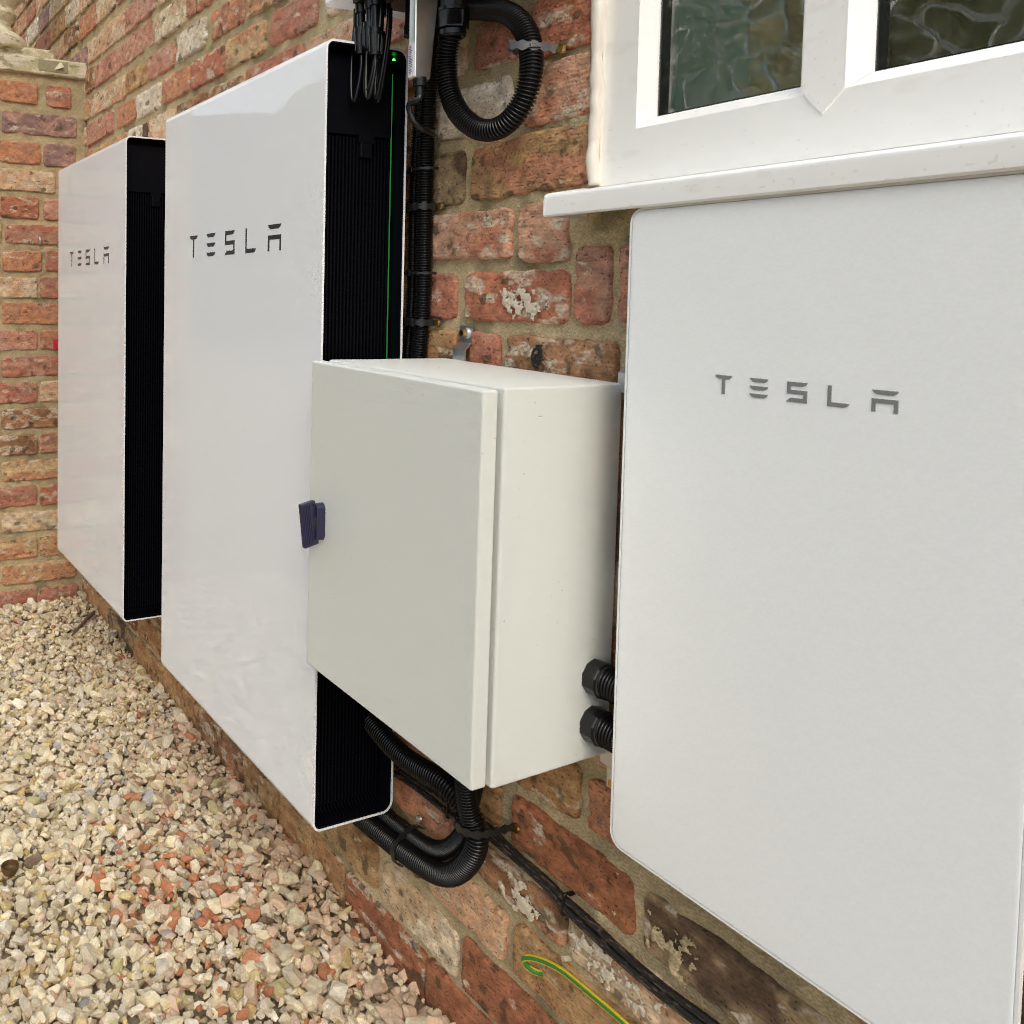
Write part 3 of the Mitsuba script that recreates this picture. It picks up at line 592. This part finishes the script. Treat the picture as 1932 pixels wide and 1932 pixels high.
sp = [(WB, 1.1510), (.0, 1.1506), (-.056, 1.1412), (-.0615, 1.1398), (-.0645, 1.1372), (-.0655, 1.1340), (-.0655, 1.1168), (-.0640, 1.1150), (-.0595, 1.1150), (-.0595, 1.1175), (-.0600, 1.1175), (-.0605, 1.1300), (.0, 1.1420), (WB, 1.1420)]
put("window__sill", ext_x(Polygon(sp), -.7505, .175), "upvc", 25)
put("window__sill__end_cap", ext_x(Polygon([(-.002, 1.1508), (-.056, 1.1418), (-.0620, 1.1404), (-.0652, 1.1376), (-.0660, 1.1340), (-.0660, 1.1164), (-.0645, 1.1148), (-.002, 1.1148)]), -.7530, -.7506), "upvc", 25)
C = curve([(-.7425, -.0015, 1.1530), (-.7450, -.0020, 1.19), (-.7445, -.0005, 1.25), (-.7440, -.0020, 1.33), (-.7440, -.0010, 1.42), (-.744, -.001, 1.99)], .004)
C[:, 0] += .0030 * (meshkit.fbm(C * [[0, 0, 42.]] + 3, 2, 4) - .5); C[:, 1] += .0030 * (meshkit.fbm(C * [[0, 0, 60.]] + 8, 2, 5) - .5)
put("window__sealant", box(-.7485, -.7400, .0035, .012, 1.1515, 1.99), "sealant")
put("window__sealant", tube(C, .0068, 12, spline=False, rfun=lambda t: 1 + .55 * (meshkit.fbm(np.stack([t * 42, t * 0, t * 0], -1), 3, 6) - .5)), "sealant", True, label="lumpy cream bead of sealant between brick and frame")
tag("window", "white plastic window with patterned glass and a projecting white sill", "window")
put("reveal_lining", join(box(WIN[0] - .0015, WIN[0] + .002, WB + .001, .255, WIN[2], WIN[3]), box(WIN[0], WIN[1], WB + .001, .255, WIN[2] - .005, WIN[2] - .002)), "green_plaster", kind="structure")
put("room", join(box(-.79, .2, .85, .87, .9, 2.2), box(-.81, -.79, .26, .85, .9, 2.2), box(.2, .22, .26, .85, .9, 2.2), box(-.79, .2, .26, .85, .88, .9), box(-.79, .2, .26, .85, 2.2, 2.22)), "room_paint", kind="structure")

# ------------------------------------------------------------------ things above: white box, connectors, aluminium bar, big conduit loop
bx0, bx1, byf, bzb = -1.094, -.74, -.150, 1.430
put("inverter_box__body", rbox(bx0, bx1, byf, -.012, bzb, bzb + .42, .004), "shell_white", 30)
put("inverter_box__base_plate", rbox(bx0 + .045, bx1 - .02, byf + .018, -.03, bzb - .006, bzb + .001, .001), "black_plastic")
tag("inverter_box", "white wall box cut off by the top of the photo, black plugs underneath", "inverter")
conn = [(-1.046, -.120, .038), (-1.026, -.119, .036), (-1.048, -.100, .040), (-1.028, -.103, .046), (-1.010, -.121, .048), (-1.046, -.088, .044), (-1.066, -.110, .022)]
rr = np.random.RandomState(8)
for i, (x, y, d) in enumerate(conn):
    z = bzb - .006
    if i == 6:
        put("plug_connector", join(cyl((x, y, z), (x, y, z - .026), .0085, 20), cyl((x, y, z - .026), (x, y, z - .031), .0065, 20)), "black_plastic", 30, label="short black blanking plug at the left end under the white wall box", cat="plug"); continue
    body = [cyl((x, y, z), (x, y, z - .012), .0082, 16), cyl((x, y, z - .012), (x, y, z - d + .006), .0050, 16), cyl((x, y, z - d + .006), (x, y, z - d), .0092, 16), cyl((x, y, z - d), (x, y, z - d - .030), .0094, 16, .0082)]
    for a in np.linspace(0, 2 * np.pi, 8, endpoint=False):
        body.append(cyl((x + .0084 * math.cos(a), y + .0084 * math.sin(a), z - d - .004), (x + .0078 * math.cos(a), y + .0078 * math.sin(a), z - d - .026), .0017, 6))
    kk = put("plug_connector", join(*body), "black_plastic", 30)
    tag(kk, ["leftmost ribbed black plug at the front under the white wall box", "second ribbed black plug from the left at the front under the white wall box", "ribbed black plug behind the leftmost one under the white wall box", "ribbed black plug in the back row nearest the silver bar", "lowest ribbed black plug at the front right under the white wall box", "ribbed black plug closest to the wall under the white wall box"][i], "plug", "plugs under the white wall box")
    zt_ = z - d - .030; dx = rr.uniform(.007, .012) * (1 if i % 2 else -1); dp = rr.uniform(.050, .064)
    kk = put("cable_loop", tube([(x, y, zt_ + .004), (x - dx * .2, y - .002, zt_ - dp * .55), (x + dx * .5, y - .006, zt_ - dp), (x + dx * 1.4, y - .004, zt_ - dp * .55), (x + dx * 1.5, y + .006, bzb - .01)], .0027, 10, .003), "black_rubber", True)
    tag(kk, ["black cable loop below the leftmost ribbed plug", "black cable loop below the second ribbed plug from the left", "black cable loop below the ribbed plug behind the leftmost one", "black cable loop below the back row plug nearest the silver bar", "black cable loop below the lowest front plug", "black cable loop below the plug closest to the wall"][i], "cable", "cable loops under the white wall box")
put("blanking_plug", join(cyl((-.985, -.072, 1.426), (-.985, -.072, 1.385), .0155, 24), cyl((-.985, -.072, 1.386), (-.985, -.072, 1.372), .0165, 24)), "black_plastic", 30, label="fat black plug right behind the silver bar", cat="plug")
# aluminium bar
P = [(-.9425, -.115, 1.2985), (-.9285, -.115, 1.3005), (-.9285, -.0895, 1.3005), (-.9425, -.0895, 1.2985), (-.9425, -.116, 1.50), (-.9290, -.116, 1.50), (-.9290, -.070, 1.50), (-.9425, -.070, 1.50)]
put("aluminium_bar__body", hexa(P, .0024), "aluminium", 40)
put("aluminium_bar__label", rbox(-.9412, -.9302, -.1158, -.1149, 1.302, 1.345, .0003, 6), "label_paper", label="white paper label with small dark print")
put("aluminium_bar__print", join(*[box(-.9395, -.9395 + w_, -.1160, -.1157, z_, z_ + .0012) for z_, w_ in zip(np.arange(1.306, 1.342, .0022), [.004, .006, .005, .003, .007, .007, .006, .007, .006, .004, .005, .003, .005, .006, .004, .005, .003])]), "ink", kind="stuff")
put("aluminium_bar__gland", join(cyl((-.9355, -.1015, 1.303), (-.9355, -.1015, 1.292), .0085, 20), cyl((-.9355, -.1015, 1.292), (-.935, -.1015, 1.279), .0056, 16)), "black_plastic", 30)
put("aluminium_bar__cable", tube([(-.935, -.1015, 1.284), (-.936, -.106, 1.274), (-.946, -.109, 1.271), (-.947, -.106, 1.258), (-.943, -.098, 1.244), (-.948, -.07, 1.238), (-1.0, -.04, 1.25), (-1.04, -.03, 1.27)], .0040, 12), "black_rubber", True)
tag("aluminium_bar", "silver aluminium bar hanging beside the black conduit at the top", "metal bar")
# gland and conduit loop
gxL, gyL = -.924, -.062
put("conduit_gland__shaft", join(cyl((gxL + .004, gyL, 1.47), (gxL + .001, gyL, 1.390), .0175, 10), cyl((gxL + .001, gyL, 1.3915), (gxL + .001, gyL, 1.3868), .0200, 28)), "black_plastic", 20)
nut = [hexnut((gxL + .001, gyL, 1.3865), (gxL, gyL, 1.3665), .0215)]
for a in np.linspace(-62, 8, 20): nut.append(box(-.0004, .0004, -.0004, .0004, -.009, .009).apply_translation((gxL + .0005 + .0204 * math.cos(math.radians(a)), gyL + .0204 * math.sin(math.radians(a)), 1.3765)))
put("conduit_gland__nut", join(*nut), "black_plastic", 20)
put("conduit_gland__collar", lathe([(0, -.012), (.0155, -.012), (.0182, -.009), (.0182, -.003), (.016, 0), (0, 0)], (gxL, gyL, 1.3665), 28), "black_plastic", 30)
tag("conduit_gland", "black ribbed nut fitting above the looped conduit at the top", "cable gland")
put("conduit_loop", tube([(-.923, -.062, 1.372), (-.9262, -.0620, 1.3567), (-.9302, -.0620, 1.3446), (-.9342, -.0610, 1.3296), (-.9347, -.0600, 1.3144), (-.9320, -.0580, 1.2918), (-.9217, -.0540, 1.2662), (-.9018, -.0500, 1.2449), (-.8763, -.0460, 1.2320), (-.8474, -.0420, 1.2333), (-.8253, -.0380, 1.2502), (-.8134, -.0350, 1.2771), (-.8136, -.0320, 1.3045), (-.8225, -.0290, 1.3325), (-.8424, -.0260, 1.3586), (-.8741, -.0230, 1.3800), (-.9141, -.0210, 1.3943), (-.9583, -.0200, 1.4078), (-1.00, -.02, 1.42)], .0140, 28, pitch=.0042, amp=.0034), "black_rubber", True,
    label="black corrugated conduit bent into a hanging loop left of the window", cat="conduit")
def screw(key, x, z, y=-.004, r=.0052, mat="brass"):
    put(key + "__screw", join(cyl((x, y, z), (x, y - .0032, z), r, 20, r * .8), cyl((x, y - .003, z), (x, y - .0036, z), r * .35, 6)), mat, 30, label="screw head with a cross recess")
def strap(key, pts, w, th=.0012, mat="strap", holes=()):
    C = curve(pts, .0015); tan = np.gradient(C, axis=0); tan /= np.linalg.norm(tan, axis=1, keepdims=True)
    ax = np.array(w[0], float); ax /= np.linalg.norm(ax); nn = np.cross(tan, ax); nn /= np.linalg.norm(nn, axis=1, keepdims=True)
    s = np.arange(len(C)) * .0015; hw = w[1] * (.80 + .20 * np.cos(s / .013 * 2 * np.pi))
    V = np.concatenate([C + ax * hw[:, None] + nn * th, C - ax * hw[:, None] + nn * th, C - ax * hw[:, None] - nn * th, C + ax * hw[:, None] - nn * th]); n_ = len(C); F = []
    for k in range(4):
        a = np.arange(n_ - 1) + k * n_; b = np.arange(n_ - 1) + ((k + 1) % 4) * n_
        F += [np.stack([a, b, b + 1], 1), np.stack([a, b + 1, a + 1], 1)]
    F.append(np.array([[0, n_, 2 * n_], [0, 2 * n_, 3 * n_], [n_ - 1, 3 * n_ - 1, 2 * n_ - 1], [n_ - 1, 4 * n_ - 1, 3 * n_ - 1]]))
    put(key + "__band", trimesh.Trimesh(V, np.vstack(F), process=False), mat, 40)
    for h in holes: put(key + "__hole_rim", cyl(np.array(h), np.array(h) + [0, -.0008, 0], .0028, 14), "black_rubber")
# saddle on the loop
strap("pipe_strap", [(-.852, -.010, 1.326), (-.846, -.036, 1.328), (-.833, -.0475, 1.326), (-.818, -.0475, 1.322), (-.806, -.036, 1.320), (-.802, -.018, 1.319), (-.799, -.006, 1.318), (-.788, -.005, 1.316)], ((0, .05, 1), .0062), mat="strap_grey", holes=((-.8265, -.0482, 1.3245), (-.8095, -.0402, 1.3205)))
screw("pipe_strap", -.7925, 1.3168, -.006, .0062); tag("pipe_strap", "grey wavy strap holding the looped conduit near the window", "pipe strap")

# ------------------------------------------------------------------ two upright conduits beside the battery
put("upright_conduit", tube([(-1.045, -.018, 1.41), (-1.050, -.016, 1.30), (-1.059, -.014, 1.20), (-1.060, -.014, 1.10), (-1.061, -.014, 1.00), (-1.068, -.015, .93), (-1.072, -.016, .80), (-1.075, -.016, .60)], .0088, 20, pitch=.0034, amp=.0020), "black_rubber", True,
    label="thinner upright black conduit right against the side of the battery", cat="conduit")
put("upright_conduit", tube([(-1.02, -.020, 1.41), (-1.028, -.018, 1.30), (-1.031, -.017, 1.20), (-1.032, -.016, 1.10), (-1.032, -.016, 1.01), (-1.038, -.017, .93), (-1.042, -.018, .80), (-1.042, -.018, .60)], .0125, 24, pitch=.0037, amp=.0025), "black_rubber", True,
    label="thicker upright black conduit running down to the grey steel cabinet", cat="conduit")
for nm, z, lab in (("pipe_strap_001", 1.152, "upper dark strap round the two upright conduits"), ("pipe_strap_002", .988, "lower dark strap round the two upright conduits")):
    strap(nm, [(-1.078, -.004, z), (-1.074, -.022, z), (-1.060, -.026, z), (-1.046, -.026, z), (-1.033, -.032, z), (-1.0205, -.026, z), (-1.0165, -.006, z), (-1.004, -.005, z)], ((0, 0, 1), .0060))
    screw(nm, -1.0095, z, -.006, .0055); tag(nm, lab, "pipe strap")
for nm, z, lab in (("cable_tie", 1.205, "upper black cable tie with a square head on the upright conduits"), ("cable_tie_001", 1.058, "lower black cable tie with a square head on the upright conduits")):
    strap(nm, [(-1.076, -.006, z), (-1.072, -.024, z), (-1.058, -.026, z), (-1.046, -.028, z), (-1.032, -.0315, z), (-1.0195, -.024, z), (-1.0155, -.006, z)], ((0, 0, 1), .0022), .0007)
    put(nm + "__head", rbox(-1.050, -1.042, -.0335, -.0265, z - .0042, z + .0042, .0008) - m3.Manifold.cube((.0045, .01, .0045)).translate((-1.0483, -.0345, z - .0022)), "black_plastic"); tag(nm, lab, "cable tie")

# ------------------------------------------------------------------ conduits and cables below the cabinet
put("lower_conduit", tube([(-1.20, -.055, .425), (-1.0997, -.0600, .4005), (-1.0380, -.0620, .3867), (-.9756, -.0620, .3817), (-.9135, -.0600, .3868), (-.8806, -.0560, .3795), (-.8620, -.0500, .3637), (-.8546, -.0480, .3406), (-.8635, -.0470, .3107), (-.8925, -.0460, .2717), (-.9274, -.0450, .2474), (-.9690, -.0440, .2349), (-1.0238, -.0420, .2248), (-1.0782, -.0400, .2173), (-1.15, -.0390, .211), (-1.26, -.038, .205)], .0150, 28, pitch=.0044, amp=.0034), "black_rubber", True,
    label="thick black conduit curving back in a large bend below the grey steel cabinet", cat="conduit")
put("lower_conduit", tube([(-.878, -.032, .56), (-.880, -.031, .44), (-.884, -.030, .390), (-.8926, -.0300, .3544), (-.8977, -.0280, .3259), (-.9177, -.0260, .2909), (-.9493, -.0250, .2616), (-.9830, -.0240, .2465), (-1.0245, -.0220, .2379), (-1.0721, -.0210, .2330), (-1.12, -.0200, .2300), (-1.26, -.02, .228)], .0132, 26, pitch=.0034, amp=.0024), "black_rubber", True,
    label="slimmer black conduit nested inside the large bend below the grey cabinet", cat="conduit")
put("lower_conduit", tube([(-.862, -.066, .56), (-.862, -.064, .46), (-.864, -.060, .40), (-.862, -.052, .36)], .0142, 24, pitch=.0040, amp=.0026), "black_rubber", True,
    label="short black conduit dropping from the underside of the grey cabinet", cat="conduit")
strap("pipe_strap_003", [(-1.018, -.006, .250), (-1.019, -.024, .254), (-1.020, -.038, .246), (-1.018, -.053, .238), (-1.014, -.060, .224), (-1.012, -.046, .208)], ((1, 0, .2), .0055))
screw("pipe_strap_003", -1.022, .262, -.008, .0058, "zinc"); tag("pipe_strap_003", "dark strap with a screw on the two lower conduits", "pipe strap")
strap("pipe_strap_004", [(-.905, -.020, .352), (-.898, -.044, .350), (-.875, -.064, .350), (-.850, -.063, .352), (-.838, -.040, .354), (-.834, -.006, .355), (-.826, -.005, .356)], ((0, .1, 1), .0055))
screw("pipe_strap_004", -.829, .356, -.006, .0056); tag("pipe_strap_004", "dark strap right of the bend under the grey cabinet corner", "pipe strap")
run = [(-1.13, -.010, .305), (-1.084, -.010, .307), (-1.019, -.010, .312), (-.945, -.011, .317), (-.900, -.012, .326), (-.874, -.011, .329), (-.833, -.010, .327), (-.770, -.010, .321), (-.746, -.010, .317), (-.728, -.010, .313), (-.637, -.010, .309), (-.560, -.010, .312), (-.45, -.01, .314), (-.30, -.01, .316)]
for i, (dz, dy, rr_) in enumerate(((.0042, 0, .0044), (-.0040, -.002, .0047))):
    C = np.array(run) + [0, dy, dz] + np.random.RandomState(i).normal(0, .0012, (len(run), 3)) * [0, .6, 1]
    put("wall_cable", tube(C, rr_, 12, .003), "old_cable", True, label=["upper of the two dirty black cables along the wall foot", "lower of the two dirty black cables along the wall foot"][i], cat="cable")
for i, (x, z) in enumerate(((-.952, .317), (-.742, .3165))):
    nm = put("cable_clip", join(tube([(x - .002, -.002, z - .013), (x - .001, -.016, z - .011), (x, -.0155, z), (x + .001, -.016, z + .011), (x + .002, -.002, z + .011)], .0017, 10), cyl((x + .002, 0, z + .012), (x + .002, -.008, z + .012), .0026, 12)), "black_rubber", 40,
             label=["black clip on the wall cables left of the conduit bend", "black clip on the wall cables right of the conduit bend"][i], cat="cable clip")
# striped earth wire
EW = [(-.783, .004, .199), (-.785, -.008, .201), (-.793, -.018, .207), (-.794, -.022, .216), (-.784, -.021, .2245), (-.765, -.019, .233), (-.742, -.017, .239), (-.718, -.016, .241), (-.692, -.0155, .242), (-.66, -.015, .243), (-.62, -.014, .240), (-.56, -.012, .233), (-.50, -.01, .23)]
C = curve(EW, .003); C1 = C + [0, .0, .0016]; 
put("earth_wire__green_core", tube(C, .0036, 14, spline=False), "earth_green", True)
for dz, dy in ((-.0022, -.0014), (.0025, -.0008)):
    put("earth_wire__yellow_stripe", tube(C + [0, dy, dz], .0019, 8, spline=False), "earth_yellow", True)
tag("earth_wire", "yellow and green striped earth wire curling out of the brick", "wire")
put("rawl_plug", cyl((-.7455, .004, .2435), (-.747, -.008, .245), .0033, 10), "buff_plastic", 30, label="small pale wall plug stub behind the striped wire", cat="wall plug")

# ------------------------------------------------------------------ small things
put("wall_hook", tube([(XC + .0, -.153, 1.199), (XC + .016, -.153, 1.201), (XC + .020, -.152, 1.192), (XC + .016, -.151, 1.177)], .0036, 10), "zinc", True, label="small pale metal hook on the left brick wall", cat="hook")
put("red_tag", rbox(XC + .004, XC + .014, -.106, -.088, .838, .872, .002), "red_plastic", 30, label="small red plastic tag peeping out left of the far battery", cat="tag")
put("twig", tube([(-2.66, -.022, .020), (-2.60, -.062, .026), (-2.55, -.10, .024), (-2.50, -.136, .020)], .0065, 8, .006, rfun=lambda t: 1 - .5 * t), "wood", True, label="grey brown twig on the gravel near the brick corner", cat="twig")
put("upturned_cap", lathe([(.0, .0), (.011, .0), (.0145, .006), (.0155, .014), (.0140, .014), (.0125, .006), (.009, .0025), (0, .0025)], (-1.515, -.505, .012), 28), "brown_plastic", 30, label="small round brown cap lying open in the gravel at far left", cat="cap")

# ------------------------------------------------------------------ opposite side of the drive: only its skyline and tone show, mirrored in the glossy fronts
def lump(x0, x1, y, h0, h1, seed, key, lab):
    m = trimesh.creation.icosphere(subdivisions=4); v = m.vertices * [(x1 - x0) / 2, 1.6, (h1 - h0) / 2] + [(x0 + x1) / 2, y, (h0 + h1) / 2]
    v = v + m.vertex_normals * (.9 * (meshkit.fbm(v * .8 + seed, 4, seed) - .5))[:, None]; m.vertices = v
    kk = put(key, m, "hedge_leaf", True); tag(kk, lab, "tree", "trees across the drive")
put("neighbour_house", join(ext_y(Polygon([(-34, -.1), (-16.8, -.1), (-16.8, 4.86), (-17.3, 4.94), (-20.0, 5.36), (-22.5, 5.7), (-34, 6.2)]), -8.9, -8.0), box(-16.79, -13, -8.8, -8.4, -.1, 3.6)), "house_render", label="pale rendered house wall across the drive, outside the frame", cat="house")
for i, (x0, x1, h1) in enumerate(((-18.6, -15.6, 5.15), (-17.0, -14.2, 5.45), (-15.4, -11.6, 5.2), (-12.4, -8, 7.6), (-8.8, -4, 8.4), (-5, 0, 7.4))):
    lump(x0, x1, -9.2, -.4, h1, 3 + i, "garden_tree", ["round green tree beside the pale house across the drive", "second green tree from the pale house across the drive", "third green tree from the pale house across the drive", "large tree right of the third one across the drive", "tallest tree across the drive facing the window", "last green tree across the drive nearest the camera side"][i])
